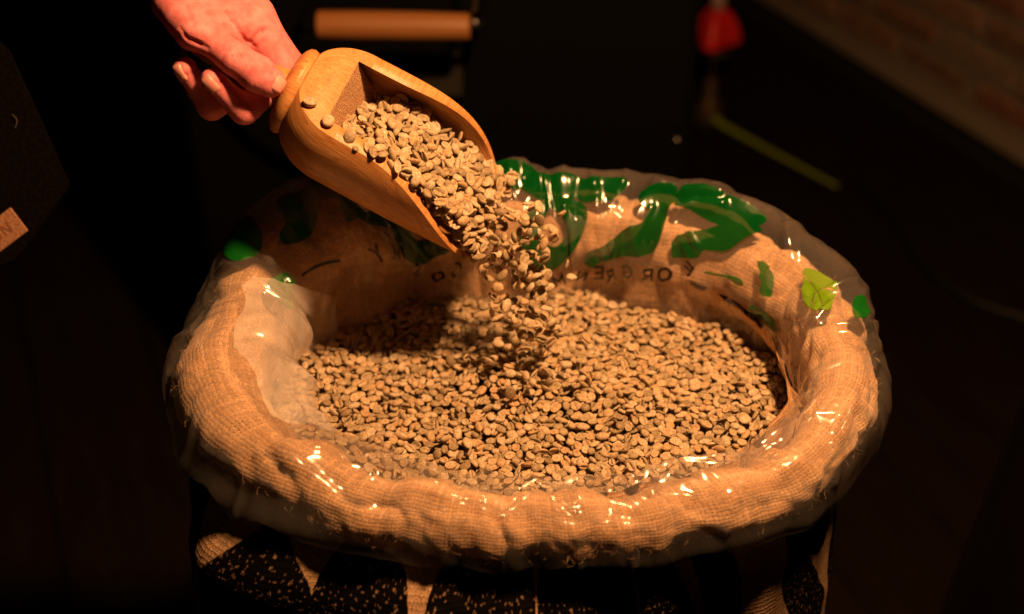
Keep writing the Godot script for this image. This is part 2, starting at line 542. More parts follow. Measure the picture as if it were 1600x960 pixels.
# drops beans on a grid of heights until the wanted surface is reached; gives [transform, mesh, tone, depth below the surface]
func heap(x0: float, x1: float, z0: float, z1: float, want: Callable, deep: float, tries: int, lie := 0.3) -> Array:
	var cell := 0.0011
	var nx := int((x1 - x0) / cell)
	var nz := int((z1 - z0) / cell)
	var aim := PackedFloat32Array()
	var hgt := PackedFloat32Array()
	aim.resize(nx * nz)
	hgt.resize(nx * nz)
	for j in nz:
		for i in nx:
			var t: float = want.call(x0 + i * cell, z0 + j * cell)
			aim[j * nx + i] = t
			hgt[j * nx + i] = t - deep
	var out := []
	for k in tries:
		var i0 := 0
		var j0 := 0
		var best := INF
		for q in 3:
			var i := rng.randi_range(4, nx - 5)
			var j := rng.randi_range(4, nz - 5)
			var d := hgt[j * nx + i] - aim[j * nx + i]
			if aim[j * nx + i] > -5.0 and d < best:
				best = d; i0 = i; j0 = j
		if best > -0.0017: continue
		var which := rng.randi() % bean_meshes.size()
		if which == 4 and rng.randf() < 0.5: which = 0
		var s := rng.randf_range(0.68, 0.92)
		var b := bean_turn(lie)
		var ax := Vector3(4.4, 2.0, 3.2) * 0.001 * s
		var m := b * Basis.from_scale(Vector3(1 / (ax.x * ax.x), 1 / (ax.y * ax.y), 1 / (ax.z * ax.z))) * b.transposed()
		var a := m.y.y
		var ri := 4
		var y := -INF
		var tops := []
		for dj in range(-ri, ri + 1):
			for di in range(-ri, ri + 1):
				var ii := i0 + di
				var jj := j0 + dj
				if ii < 0 or jj < 0 or ii >= nx or jj >= nz: continue
				var dx := di * cell
				var dz := dj * cell
				var hb := m.x.y * dx + m.z.y * dz
				var c := m.x.x * dx * dx + 2.0 * m.z.x * dx * dz + m.z.z * dz * dz - 1.0
				var disc := hb * hb - a * c
				if disc <= 0.0: continue
				var r := sqrt(disc)
				y = maxf(y, hgt[jj * nx + ii] - (-hb - r) / a)
				tops.append([jj * nx + ii, (-hb + r) / a])
		if y - aim[j0 * nx + i0] > 0.0028: continue
		y -= 0.0005
		for t in tops: hgt[t[0]] = maxf(hgt[t[0]], y + t[1])
		out.append([Transform3D(b * Basis.from_scale(Vector3(rng.randf_range(.88, 1.12), rng.randf_range(.88, 1.1), rng.randf_range(.9, 1.08)) * s), Vector3(x0 + i0 * cell, y, z0 + j0 * cell)), which, rng.randi() % 7, aim[j0 * nx + i0] - y])
	return out

func bean(tr: Transform3D, which: int, tone: int, label: String, group: String) -> void:
	var o := MeshInstance3D.new()
	o.name = numbered("coffee_bean")
	o.mesh = bean_meshes[which]
	o.material_override = bean_mats[tone]
	o.transform = tr
	add_child(o, true)
	tag(o, label, "coffee bean", group)

func bean_mass(called: String, list: Array, label: String) -> void:
	var root := thing(called, label, "coffee beans")
	root.set_meta("kind", "stuff")
	for w in bean_meshes.size():
		var mine := list.filter(func(b): return b[1] == w)
		if mine.is_empty(): continue
		var m := MultiMesh.new()
		m.transform_format = MultiMesh.TRANSFORM_3D
		m.use_colors = true
		m.mesh = bean_meshes[w]
		m.instance_count = mine.size()
		for i in mine.size():
			m.set_instance_transform(i, mine[i][0])
			var t := bean_tones[mine[i][2]].srgb_to_linear()
			m.set_instance_color(i, Color(t.r, t.g, t.b))
		var o := MultiMeshInstance3D.new()
		o.name = "loose_beans"
		o.multimesh = m
		o.material_override = bean_base
		o.set_meta("kind", "stuff")
		root.add_child(o, true)

# ---------- the scene ----------
func _ready() -> void:
	rng.seed = 11
	# camera: close above the sack, looking down
	var cam := Camera3D.new()
	cam.name = "camera"
	cam.fov = 26.991
	cam.near = 0.05
	cam.far = 30.0
	var look := CameraAttributesPhysical.new()
	look.frustum_focal_length = 50.0
	look.frustum_focus_distance = 0.76
	look.frustum_near = 0.05
	look.frustum_far = 30.0
	look.exposure_aperture = 4.5
	cam.attributes = look
	add_child(cam)
	cam.position = Vector3(-0.008, 1.176, 0.652)
	cam.rotation_degrees = Vector3(-34, 0, 0)
	cam.current = true
	# a dark room: no sky, one warm lamp
	var env := Environment.new()
	env.background_mode = Environment.BG_COLOR
	env.background_color = lin(.0004, .0002, .0001)
	env.tonemap_mode = Environment.TONE_MAPPER_LINEAR
	env.tonemap_exposure = 1.0
	env.sdfgi_enabled = true
	env.ssao_enabled = true
	env.ssil_enabled = true
	var we := WorldEnvironment.new()
	we.name = "room_air"
	we.environment = env
	add_child(we)
	pendant_lamp(Vector3(0.21, 1.38, 0.16))

	soft = smooth_noise(0.02, 3, 3)
	ridged.noise_type = FastNoiseLite.TYPE_CELLULAR
	ridged.cellular_return_type = FastNoiseLite.RETURN_DISTANCE
	ridged.fractal_type = FastNoiseLite.FRACTAL_NONE
	ridged.frequency = 0.55
	ridged.seed = 17
	scatter_folds()
	sort_folds()
	floor_and_wall()
	var weave := weave_images()
	sack(weave)
	liner()
	roaster()
	gas_valve()
	dark_things()
	var scoop_at := Transform3D(scoop_frame(), Vector3(-.1417, .8518, -.0642))
	scoop(scoop_at)
	make_beans()
	beans(scoop_at)
	person()

func pendant_lamp(at: Vector3) -> void:
	var lamp := thing("pendant_lamp", "black metal pendant lamp hanging above the open sack", "lamp", at)
	var shade := PackedVector2Array([Vector2(.02, .15), Vector2(.035, .14), Vector2(.05, .10), Vector2(.13, .0), Vector2(.128, -.002), Vector2(.047, .097), Vector2(.0, .11)])
	part("lamp_shade", lathe(shade), mat(lin(.02, .02, .02), .5), lamp)
	var glass := mat(Color(1, .9, .75), .4)
	glass.emission_enabled = true
	glass.emission = Color(1, .80, .60)
	glass.emission_energy_multiplier = 6.0
	var s := SphereMesh.new()
	s.radius = .036
	s.height = .072
	part("lamp_bulb", s, glass, lamp, Vector3(0, .04, 0))
	part("lamp_cord", tube([Vector3(0, .15, 0), Vector3(0, .5, 0), Vector3(0, 1.0, 0)], .004, .004), mat(lin(.01, .01, .01)), lamp)
	var l := SpotLight3D.new()
	l.name = "lamp_light"
	lamp.add_child(l)
	l.position = Vector3(0, .04, 0)
	l.basis = Basis.looking_at(Vector3(.08, -1, -.50), Vector3.FORWARD)
	l.spot_angle = 78
	l.spot_angle_attenuation = 0.35
	l.spot_range = 8.0
	l.spot_attenuation = 2.0
	l.light_color = Color(1, .735, .485)
	l.light_energy = 1.38
	l.light_size = 0.032
	l.shadow_enabled = true

func floor_and_wall() -> void:
	var along := Vector3(.383, 0, .924)
	var across := Vector3(.924, 0, -.383)
	var turn := Basis(across, Vector3.UP, across.cross(Vector3.UP))
	var ground := BoxMesh.new()
	ground.size = Vector3(6, .1, 8)
	var fl := structure("floor", ground, mat(lin(.004, .003, .002), .9), "dark wooden floor")
	fl.position = Vector3(0, -.075, -.8)
	var stain := [mat(Color.WHITE, .8), mat(Color.WHITE, .85), mat(Color.WHITE, .78)]
	for k in 3:
		stain[k].metallic_specular = .15
		stain[k].albedo_texture = wood_texture(256, lin(.014, .008, .0045), lin(.007, .0036, .002), 7.0, 60 + k * 7)
		triplanar(stain[k], 1.7)
	var shapes := []
	for k in 3: shapes.append(block(Vector3(.177, .024, 2.2), .0015))
	for i in range(-8, 9):
		for k in 2:
			var n := .742 + .18 * (i - 1) + .09
			if n > 1.54: continue
			var o := part("plank", shapes[(i + 9 + k) % 3], stain[(i + 8 + k * 2) % 3], fl)
			o.transform = Transform3D(turn, across * n - along * (2.205 * k - .5 + .37 * (posmod(i, 3))) - fl.position + Vector3(0, -.012, 0))
	# brick wall
	var wall := thing("brick_wall", "old rough brick wall with pale mortar along the right side of the floor", "wall")
	wall.transform = Transform3D(Basis(along, Vector3.UP, along.cross(Vector3.UP)), across * 1.56 - along * 1.9)
	# local: x along the wall, y up, z away from or towards the room
	var to_room := -1.0 if wall.basis.z.dot(across) > 0 else 1.0
	var mortar := mat(lin(.58, .46, .34), .95)
	triplanar(mortar, 6.0)
	mortar.albedo_texture = noise_tex(.03, 71, Color(.62, .6, .58), Color(1, 1, 1))
	bump(mortar, noise_tex(.05, 72, Color.BLACK, Color.WHITE), 1.2)
	part("mortar_bed", block(Vector3(3.4, 1.0, .10), .004), mortar, wall, Vector3(0, .5, -.055 * to_room))
	var sk := mat(lin(.22, .17, .12), .8)
	part("skirting", block(Vector3(3.4, .034, .05), .006), sk, wall, Vector3(0, .017, .014 * to_room))
	var clay := []
	for k in 5:
		var m := mat([lin(.42, .22, .12), lin(.34, .20, .12), lin(.45, .26, .15), lin(.40, .18, .10), lin(.42, .29, .19)][k], .9)
		m.albedo_texture = noise_tex(.02, 80 + k, Color(.74, .70, .68), Color(1, 1, 1), 256)
		bump(m, noise_tex(.045, 90 + k, Color.BLACK, Color.WHITE, 256), .8)
		triplanar(m, 7.0)
		clay.append(m)
	var shape := []
	for k in 6: shape.append(block(Vector3(.215 + rng.randf_range(-.008, .006), .050 + rng.randf_range(-.004, .003), .06), .007, .004))
	for row in 13:
		for col in range(-6, 6):
			var x := col * .238 + (.119 if row % 2 else 0.0) + rng.randf_range(-.006, .006)
			part("brick", shape[rng.randi() % 6], clay[rng.randi() % 5], wall, Vector3(x, .066 + row * .069, (-.024 + rng.randf_range(-.005, .006)) * to_room), Basis(Vector3.BACK, rng.randf_range(-.02, .02)))

func sack(weave: Array) -> void:
	var o := thing("burlap_sack", "open burlap sack with its top rolled outward into a thick collar", "sack")
	var cloth := mat(Color(1.0, .98, .95), .92)
	cloth.albedo_texture = weave[0]
	cloth.transparency = BaseMaterial3D.TRANSPARENCY_ALPHA_SCISSOR
	cloth.alpha_scissor_threshold = 0.5
	bump(cloth, weave[1], 0.08)
	cloth.rim_enabled = true
	cloth.rim = 0.25
	var stains := noise_tex(.012, 160, Color(.80, .77, .72), Color(1, 1, 1), 512)
	cloth.detail_enabled = true
	cloth.detail_albedo = stains
	cloth.detail_uv_layer = BaseMaterial3D.DETAIL_UV_2
	cloth.detail_blend_mode = BaseMaterial3D.BLEND_MODE_MUL
	var nu := 480
	var nv := 84
	part("rolled_collar", sheet(nu, nv, func(i: int, j: int):
		var a := TAU * i / nu
		var b := deg_to_rad(lerpf(-115.0, 262.0, float(j) / nv))
		return on_roll(a, b, cloth_lump(a, b)), true, 16.0, 1.9), cloth, o)
	# fluff standing off the cloth
	var body := cloth.duplicate() as StandardMaterial3D
	body.detail_enabled = true
	body.rim_enabled = false
	body.metallic_specular = .12
	body.detail_albedo = sack_print()
	body.detail_uv_layer = BaseMaterial3D.DETAIL_UV_2
	body.detail_blend_mode = BaseMaterial3D.BLEND_MODE_MIX
	var nb := 300
	var nh := 80
	var m := sheet(nb, nh, func(i: int, j: int):
		var a := TAU * i / nb
		var t := float(j) / nh
		var q := mouth(a)
		var y := lerpf(.695, .0, t)
		var bulge := -.012 + .034 * smoothstep(0.0, .09, t) + .012 * sin(t * PI) - .03 * smoothstep(.85, 1.0, t)
		var k: float = q.x + bulge - .022 * maxf(0.0, cos(a)) + .010 * exp(-pow((a - 1.95) / .3, 2)) + .018 * exp(-pow((a - 2.5) / .25, 2)) + .006 * soft.get_noise_3d(cos(a) * 60, t * 90, sin(a) * 60) + .004 * soft.get_noise_3d(cos(a) * 200, t * 300, sin(a) * 200)
		return Vector3(k * cos(a), y, k * sin(a)), true, 16.0, 7.3)
	# second set of coordinates: the print wraps the upper front
	var arr := m.surface_get_arrays(0)
	var uv2 := PackedVector2Array()
	for i in nb + 1:
		for j in nh + 1:
			uv2.append(Vector2((float(i) / nb * 360.0 - 40.0) / -130.0, (float(j) / nh * .7 - .018) / .20))
	arr[Mesh.ARRAY_TEX_UV2] = uv2
	var m2 := ArrayMesh.new()
	m2.add_surface_from_arrays(Mesh.PRIMITIVE_TRIANGLES, arr)
	part("sack_body", m2, body, o)
	# loose fibres on the cloth
	var st := SurfaceTool.new()
	st.begin(Mesh.PRIMITIVE_TRIANGLES)
	for k in 2200:
		var a := rng.randf() * TAU
		var p: Vector3
		var up: Vector3
		var b := deg_to_rad(rng.randf_range(-90, 70))
		p = on_roll(a, b, cloth_lump(a, b))
		up = (p - on_roll(a, b, -.01)).normalized()
		var side := Vector3(rng.randfn(), rng.randfn(), rng.randfn()).normalized()
		var l := rng.randf_range(.002, .0045)
		var d1 := (up * .5 + side).normalized() * l
		var d2 := (side.cross(up) * .8 + side + up * .1).normalized() * l
		var w := up.cross(side).normalized() * .00005
		var pts := [p, p + d1 * .6, p + d1 * .6 + d2 * .5, p + d1 * .5 + d2]
		for s in 3:
			var e := w.cross((pts[s + 1] - pts[s]).normalized()).normalized() * .00005
			for f in [w, e]:
				st.add_vertex(pts[s] - f); st.add_vertex(pts[s + 1] - f); st.add_vertex(pts[s + 1] + f)
				st.add_vertex(pts[s] - f); st.add_vertex(pts[s + 1] + f); st.add_vertex(pts[s] + f)
	st.generate_normals()
	var fz := part("jute_fibres", st.commit(), mat(lin(.45, .30, .18), .9), o)
	fz.set_meta("kind", "stuff")

func liner() -> void:
	var o := thing("plastic_liner", "clear crinkled plastic liner with green print folded over the sack's rolled edge", "plastic bag")
	var film := mat(Color(.92, .88, .84, .05), .15)
	film.transparency = BaseMaterial3D.TRANSPARENCY_ALPHA
	film.cull_mode = BaseMaterial3D.CULL_DISABLED
	var nu := 1300
	var nv := 160
	part("film", sheet(nu, nv, func(i: int, j: int):
		var a := TAU * i / nu
		var b := deg_to_rad(lerpf(film_hem(a), 258.0, float(j) / nv))
		return film_point(a, b), true), film, o)
	# the liner lies double along the near inner edge: a milky folded-over strip with a wavy edge
	var double := film.duplicate() as StandardMaterial3D
	double.albedo_color = Color(.92, .88, .84, .27)
	part("folded_strip", sheet(420, 60, func(i: int, j: int):
		var a := deg_to_rad(lerpf(14.0, 208.0, i / 420.0))
		var ends := minf(1.0, minf(i, 420 - i) / 50.0)
		var b0 := 200.0 - (80.0 + 44.0 * ridged.get_noise_2d(i * .045, 3.0) + 30.0) * ends * (.30 + .70 * smoothstep(190.0, 270.0, float(i)) + .35 * smoothstep(90.0, 40.0, float(i)))
		var b := deg_to_rad(lerpf(b0, 246.0, j / 60.0))
		return film_point(a, b, .0016 + .010 * ends * exp(-pow((rad_to_deg(b) - 172.0) / 26.0, 2)) * (.15 + .85 * smoothstep(190.0, 270.0, float(i))) * (.75 + .9 * soft.get_noise_2d(i * 1.1, 7.0)))), double, o)
	# printing on the film
	var ink := mat(Color.WHITE, .17)
	ink.albedo_texture = liner_print()
	ink.texture_repeat = false
	ink.transparency = BaseMaterial3D.TRANSPARENCY_ALPHA
	ink.backlight_enabled = true
	ink.backlight = Color(.35, .35, .35)
	part("liner_print", sheet(720, 130, func(i: int, j: int):
		var a := deg_to_rad(lerpf(PRINT_A0, PRINT_A1, i / 720.0))
		var b := deg_to_rad(lerpf(PRINT_B0, PRINT_B1, j / 130.0))
		return film_point(a, b, 0.0006)), ink, o)

func scoop_frame() -> Basis:
	var d := Vector3(.877, -.462, .131).normalized()
	var side := d.cross(Vector3.UP).normalized()
	return Basis(d, side.cross(d).normalized(), side).scaled(Vector3.ONE * 1.09) * Basis(Vector3.RIGHT, deg_to_rad(24))   # x along the scoop, y up out of its mouth, z towards the camera side

func scoop_radius(t: float) -> float:
	var k := clampf((t - .0055) / .0285, 0.0, 1.0)
	return lerpf(.0255, .0385, pow(1.0 - pow(1.0 - k, 2.2), .8)) + (.0006 * sin((t - .034) * 40.0) if t > .034 else 0.0)

func scoop_cut(t: float) -> float:   # height of the rim above the axis, in widest radii
	var k := clampf((t - .050) / .084, 0.0, 1.0)
	return .58 - 1.36 * pow(k, 2.1)

func scoop(at: Transform3D) -> void:
	var o := thing("wooden_scoop", "turned wooden scoop full of pale beans, tipped over the sack", "scoop")
	o.transform = at
	var wood := mat(Color.WHITE, .42)
	wood.albedo_texture = wood_texture(512, lin(.62, .32, .115), lin(.32, .105, .022), 9.0, 40)
	wood.metallic_specular = .4
	bump(wood, wood_texture(256, Color.WHITE, Color(.2, .2, .2), 26.0, 44), .012)
	var inside := wood.duplicate() as StandardMaterial3D
	inside.albedo_texture = wood_texture(512, lin(.56, .29, .11), lin(.24, .085, .02), 8.0, 52)
	inside.roughness = .5
	bump(inside, wood_texture(256, Color.WHITE, Color(.1, .1, .1), 18.0, 54), .05)
	var end := mat(lin(.78, .52, .30), .9)
	end.albedo_texture = noise_tex(.09, 61, Color(.55, .42, .33), Color(1, 1, 1), 256)
	bump(end, noise_tex(.10, 62, Color.BLACK, Color.WHITE, 256), .05)
	triplanar(end, 40.0)
	var L := .134
	var back := .026
	# the closed bulb and the neck: turned round the axis
	var n := 96
	var dome := PackedVector2Array([Vector2(0, -.004), Vector2(.012, -.004), Vector2(.0195, -.0036), Vector2(.0232, -.0018), Vector2(.0252, .0), Vector2(.0258, .0022), Vector2(.0252, .0042), Vector2(.0246, .0052), Vector2(.0262, .0060)])
	part("neck_ring", sheet(n, dome.size() - 1, func(i: int, j: int):
		var a := -TAU * i / n
		return Vector3(dome[j].y, dome[j].x * cos(a), dome[j].x * sin(a)), true, 1.0, .2), wood, o)
	# the turned body, sliced open by a level cut that sweeps down to the lip
	var rows := 130
	var start := .0056
	var cols := 120
	var big := .0385
	var edge := func(t: float) -> float: return acos(clampf(scoop_cut(t) * big / scoop_radius(t), -1, 1))
	part("bowl", sheet(cols, rows, func(i: int, j: int):
		var t := lerpf(start, L, float(j) / rows)
		var al: float = edge.call(t)
		var a: float = lerpf(al, TAU - al, float(i) / cols)
		var r := scoop_radius(t)
		return Vector3(t, r * cos(a), r * sin(a)), false, 1.0, 1.3), wood, o)
	var thick := func(t: float) -> float: return lerpf(.0068, .0026, smoothstep(.05, L, t))
	var rows2 := 90
	part("inner_wall", sheet(cols, rows2, func(i: int, j: int):
		var t := lerpf(back, L, float(j) / rows2)
		var al: float = edge.call(t)
		var r: float = scoop_radius(maxf(t, .034)) - thick.call(t)
		# the rim stays level: same height of cut on the inner face
		var al2 := acos(clampf(scoop_cut(t) * big / r, -.98, .98))
		var a: float = lerpf(al2, TAU - al2, float(i) / cols)
		return Vector3(t, r * cos(a), r * sin(a)), false, 1.0, 1.3), inside, o)
	var rim := wood
	for s in [-1.0, 1.0]:
		part("rim", sheet(rows2, 4, func(i: int, j: int):
			var t := lerpf(.034, L, float(i) / rows2)
			var al: float = edge.call(t)
			var r := scoop_radius(maxf(t, .034))
			var ri: float = r - thick.call(t)
			var al2 := acos(clampf(scoop_cut(t) * big / ri, -.98, .98))
			var k := j / 4.0
			var rr: float = lerpf(r, ri, k)
			var aa: float = lerpf(al, al2, k)
			return Vector3(t, rr * cos(aa) + .0006 * sin(k * PI), s * rr * sin(aa)), false, 1.3, .1), rim, o)
	part("lip", sheet(cols, 4, func(i: int, j: int):
		var al: float = edge.call(L)
		var r := scoop_radius(L)
		var ri: float = r - thick.call(L)
		var al2 := acos(clampf(scoop_cut(L) * big / ri, -.98, .98))
		var k := j / 4.0
		var a0: float = lerpf(al, TAU - al, float(i) / cols)
		var a1: float = lerpf(al2, TAU - al2, float(i) / cols)
		var aa := lerpf(a0, a1, k)
		return Vector3(L + .0008 * sin(k * PI), lerpf(r, ri, k) * cos(aa), lerpf(r, ri, k) * sin(aa))), rim, o)
	# the level cut through the closed end, and the rough end grain below it
	var level := big * .58
	part("shoulder", sheet(40, 20, func(i: int, j: int):
		var t := lerpf(start, back, j / 20.0)
		var r := scoop_radius(t)
		var half := sqrt(maxf(0.0, r * r - level * level))
		var u := i / 20.0 - 1.0
		return Vector3(t, minf(level, r) + .0012 * (1.0 - u * u) * sin(j / 20.0 * PI), half * u)), wood, o)
	var ri0 := big - .0068
	part("end_grain", sheet(30, 16, func(i: int, j: int):
		var z := ri0 * (i / 15.0 - 1.0) * .995
		var lo := -sqrt(maxf(0.0, ri0 * ri0 - z * z))
		var hi := minf(level, -lo)
		return Vector3(back - .001 + .026 * (1.0 - j / 16.0) + .0008 * soft.get_noise_2d(z * 9000, j * 40), lerpf(lo, hi, j / 16.0), z)), end, o)
	# level wood between the inner wall and the end wall's corners
	for s in [-1.0, 1.0]:
		part("rim_corner", sheet(12, 4, func(i: int, j: int):
			var t := lerpf(back, .034, i / 12.0)
			var z0 := sqrt(maxf(0.0, ri0 * ri0 - level * level))
			var z1 := sqrt(maxf(0.0, pow(scoop_radius(t), 2.0) - level * level))
			return Vector3(t, level + .0001, s * lerpf(z0, z1, j / 4.0))), wood, o)
	part("handle", tube([Vector3(-.002, 0, 0), Vector3(-.03, 0, 0), Vector3(-.045, 0, 0), Vector3(-.058, 0, 0)], .0105, .0085, 20), wood, o)

func beans(scoop_at: Transform3D) -> void:
	# the heap in the sack; on the right the liner's wall holds it in
	var walls := PackedFloat32Array()
	for k in 361:
		var w := film_point(deg_to_rad(k - 180.0), deg_to_rad(225.0))
		walls.append(Vector2(w.x, w.z).length() - .003)
	var pile := heap(-.185, .19, -.15, .145, func(x: float, z: float):
		var a := atan2(z, x)
		var q := mouth(a)
		var room: float = q.x - q.y - .004 + .008 * maxf(cos(a), 0.0)
		if z < 0: room = q.x - q.y * .35
		if x > .06: room = minf(room, walls[clampi(roundi(rad_to_deg(a)) + 180, 0, 360)])
		if Vector2(x, z).length() > room: return -10.0
		var mound := .011 * exp(-(pow(x - .01, 2) + pow(z + .01, 2)) / .0022)
		return .664 + mound + .006 * soft.get_noise_2d(x * 500, z * 500) - .006 * exp(-(pow(x + .05, 2) + pow(z - .05, 2)) / .0012), .013, 62000, .32)
	# the beans in the scoop, in the scoop's own axes
	var inner := .0315
	var cargo := heap(.028, .142, -.036, .036, func(t: float, s: float):
		var r := inner if t < .06 else lerpf(inner, .0355, (t - .06) / .07)
		if absf(s) > r - .002: return -10.0
		if t > .141: return -10.0
		var h := lerpf(-.06, .34, smoothstep(.030, .058, t))
		h = lerpf(h, -.20, smoothstep(.06, .142, t))
		h = minf(h, scoop_cut(t) + .34 - .30 * s / r)
		return .0385 * h + .012 * s / r * smoothstep(.016, .04, t) + .002 * soft.get_noise_2d(t * 900, s * 900), .017, 9000, .4)
	var shown := []
	var hidden := []
	cargo.sort_custom(func(a, b): return a[3] < b[3])
	for b in cargo:
		b[0] = scoop_at * b[0]
		(shown if shown.size() < 64 and b[3] < .0035 else hidden).append(b)
	for b in shown:
		bean(b[0], b[1], b[2], "pale tan coffee bean lying on top of the load in the wooden scoop", "coffee beans on top of the scoop's load")
	bean_mass("scoop_beans", hidden, "pale coffee beans packed underneath inside the wooden scoop")
	# three that have slid over the near edge
	var spots := [[Vector3(.014, .0247, .0195), "round coffee bean resting on the scoop's shoulder at the back of its mouth"], [Vector3(.027, .0247, .0245), "coffee bean hanging over the scoop's near rim, closest to the shoulder"], [Vector3(.041, .0245, .0268), "coffee bean tipping over the middle of the scoop's near rim"]]
	for k in 3:
		bean(Transform3D(Basis(scoop_at.basis * bean_turn(.3)), scoop_at * (spots[k][0] as Vector3)), [4, 2, 0][k], [0, 2, 1][k], spots[k][1], "")
	# the falling stream
	var put: Array[Vector3] = []
	var from := scoop_at * Vector3(.136, -.006, .002)
	var land := Vector3(.006, .670, -.008)
	for k in 6000:
		if put.size() >= 200: break
		var u := pow(rng.randf(), .95)
		var c := from.lerp(land, u)
		c.x += .012 * (sqrt(u) - u)
		c.y += .03 * (u - u * u)
		var wide := lerpf(.0125, .0095, minf(u * 2.0, 1.0)) + .010 * maxf(u - .4, 0.0)
		var p := c + Vector3(rng.randfn() * wide, rng.randfn() * .005, rng.randfn() * wide * .8)
		if p.y < .675: continue
		var clear := true
		for q in put:
			if q.distance_to(p) < lerpf(.0047, .0060, u): clear = false
		if not clear: continue
		put.append(p)
		var b := Basis(Vector3(rng.randfn(), rng.randfn(), rng.randfn()).normalized(), rng.randf() * TAU).scaled(Vector3.ONE * rng.randf_range(.78, .98))
		var where := "just below the scoop's lip" if u < .33 else "halfway between scoop and sack" if u < .7 else "about to land on the heap"
		bean(Transform3D(b, p), rng.randi() % 6, rng.randi() % 7, "pale coffee bean falling in the stream " + where, "falling coffee beans " + where)
	# the nearest beans of the heap one by one, the rest as a mass
	pile.sort_custom(func(a, b): return (a[3] if a[3] > .004 else -1.0) < (b[3] if b[3] > .004 else -1.0))
	var eye := Vector3(-.008, 1.176, .652)
	var near := pile.filter(func(b): return b[3] < .003 and b[0].origin.z < .09)
	near.sort_custom(func(a, b): return a[0].origin.distance_to(eye) < b[0].origin.distance_to(eye))
	near = near.slice(0, 33)
	var rest := []
	for b in pile:
		if not near.has(b): rest.append(b)
	for b in near:
		bean(b[0], b[1], b[2], "pale tan coffee bean at the front of the heap, against the near fold of plastic", "coffee beans along the front of the heap")
	bean_mass("coffee_bean_heap", rest, "wide heap of pale green coffee beans filling the open sack")
	print("beans ", pile.size(), " scoop ", cargo.size(), " falling ", put.size())

func roaster() -> void:
	var o := thing("coffee_roaster", "black coffee roaster with a wooden bar handle behind the sack", "machine", Vector3(-.10, 0, -.95))
	var black := mat(lin(.004, .004, .004), .45)
	black.metallic_specular = .2
	var steel := mat(lin(.5, .46, .42), .3, 1.0)
	part("cabinet", block(Vector3(.62, 1.25, .5), .012), black, o, Vector3(0, .625, -.06))
	var disc := CylinderMesh.new()
	disc.top_radius = .19
	disc.bottom_radius = .19
	disc.height = .03
	disc.radial_segments = 48
	part("drum_door", disc, black, o, Vector3(-.08, .62, .205), Basis(Vector3.RIGHT, PI / 2))
	part("chute_plate", block(Vector3(.12, .05, .02), .004), mat(lin(.016, .013, .006), .8), o, Vector3(-.025, .575, .235))
	var wood := mat(Color.WHITE, .5)
	wood.albedo_texture = wood_texture(256, lin(.36, .15, .04), lin(.26, .09, .022), 5.0, 140)
	var prof := PackedVector2Array([Vector2(0, -.081), Vector2(.0125, -.081), Vector2(.0142, -.078), Vector2(.0152, -.03), Vector2(.0155, .03), Vector2(.0150, .078), Vector2(.0135, .081), Vector2(0, .081)])
	var grip := part("handle_grip", lathe(prof), wood, o, Vector3(-.033, .667, .317), Basis(Vector3.BACK, PI / 2 - .015))
	for s in [-1.0, 1.0]:
		part("handle_bracket", tube([Vector3(-.033 + s * .079, .667, .317), Vector3(-.033 + s * .094, .667, .312), Vector3(-.033 + s * .094, .664, .27), Vector3(-.033 + s * .094, .66, .21)], .006, .006), black, o)
	var ball := SphereMesh.new()
	ball.radius = .0035
	ball.height = .007
	part("bolt", ball, steel, o, Vector3(.0535, .672, .319))
	part("rod", tube([Vector3(.053, .682, .315), Vector3(.056, .72, .31), Vector3(.058, .78, .30)], .003, .003), steel, o)
	part("bolt", ball, steel, o, Vector3(.293, .474, .198))
	part("bolt", ball, black, o, Vector3(.293, .495, .198))

func gas_valve() -> void:
	var at := Vector3(.40, 0, -1.78)
	var o := thing("gas_valve", "small floor valve with a red three-lobed knob, left of the brick wall", "valve", at)
	var brass := mat(lin(.10, .065, .03), .45, .6)
	part("fitting", lathe(PackedVector2Array([Vector2(0, 0), Vector2(.03, 0), Vector2(.032, .02), Vector2(.026, .05), Vector2(.016, .06), Vector2(.014, .10), Vector2(0, .10)]), 20), brass, o)
	part("stem", lathe(PackedVector2Array([Vector2(0, .1), Vector2(.008, .1), Vector2(.008, .15), Vector2(.03, .155), Vector2(.034, .165), Vector2(.0, .17)]), 20), mat(lin(.03, .02, .012), .5), o)
	var red := mat(lin(.68, .012, .010), .5)
	part("knob", sheet(48, 10, func(i: int, j: int):
		var a := -TAU * i / 48.0
		var k := j / 10.0
		var r := (.034 + .022 * pow(.5 + .5 * cos(3.0 * a + .5), 1.5)) * (1.0 - pow(k, 2.2) * .7) * (0.0 if j == 0 or j == 10 else 1.0)
		return Vector3(r * cos(a), .168 + .085 * k, r * sin(a)), true), red, o)
	part("knob_cap", lathe(PackedVector2Array([Vector2(0, .25), Vector2(.014, .25), Vector2(.016, .27), Vector2(.0, .30)]), 16), mat(lin(.35, .22, .2), .4), o)
	var hose := part("hose", tube([at + Vector3(.0, .05, .0), at + Vector3(.012, .022, .03), at + Vector3(.07, .012, .10), at + Vector3(.14, .011, .20), at + Vector3(.208, .011, .297)], .0075, .004), mat(lin(.20, .27, .015), .45), self)
	hose.name = "gas_hose"
	tag(hose, "yellow-green hose lying on the dark floor, running from the red valve", "hose")

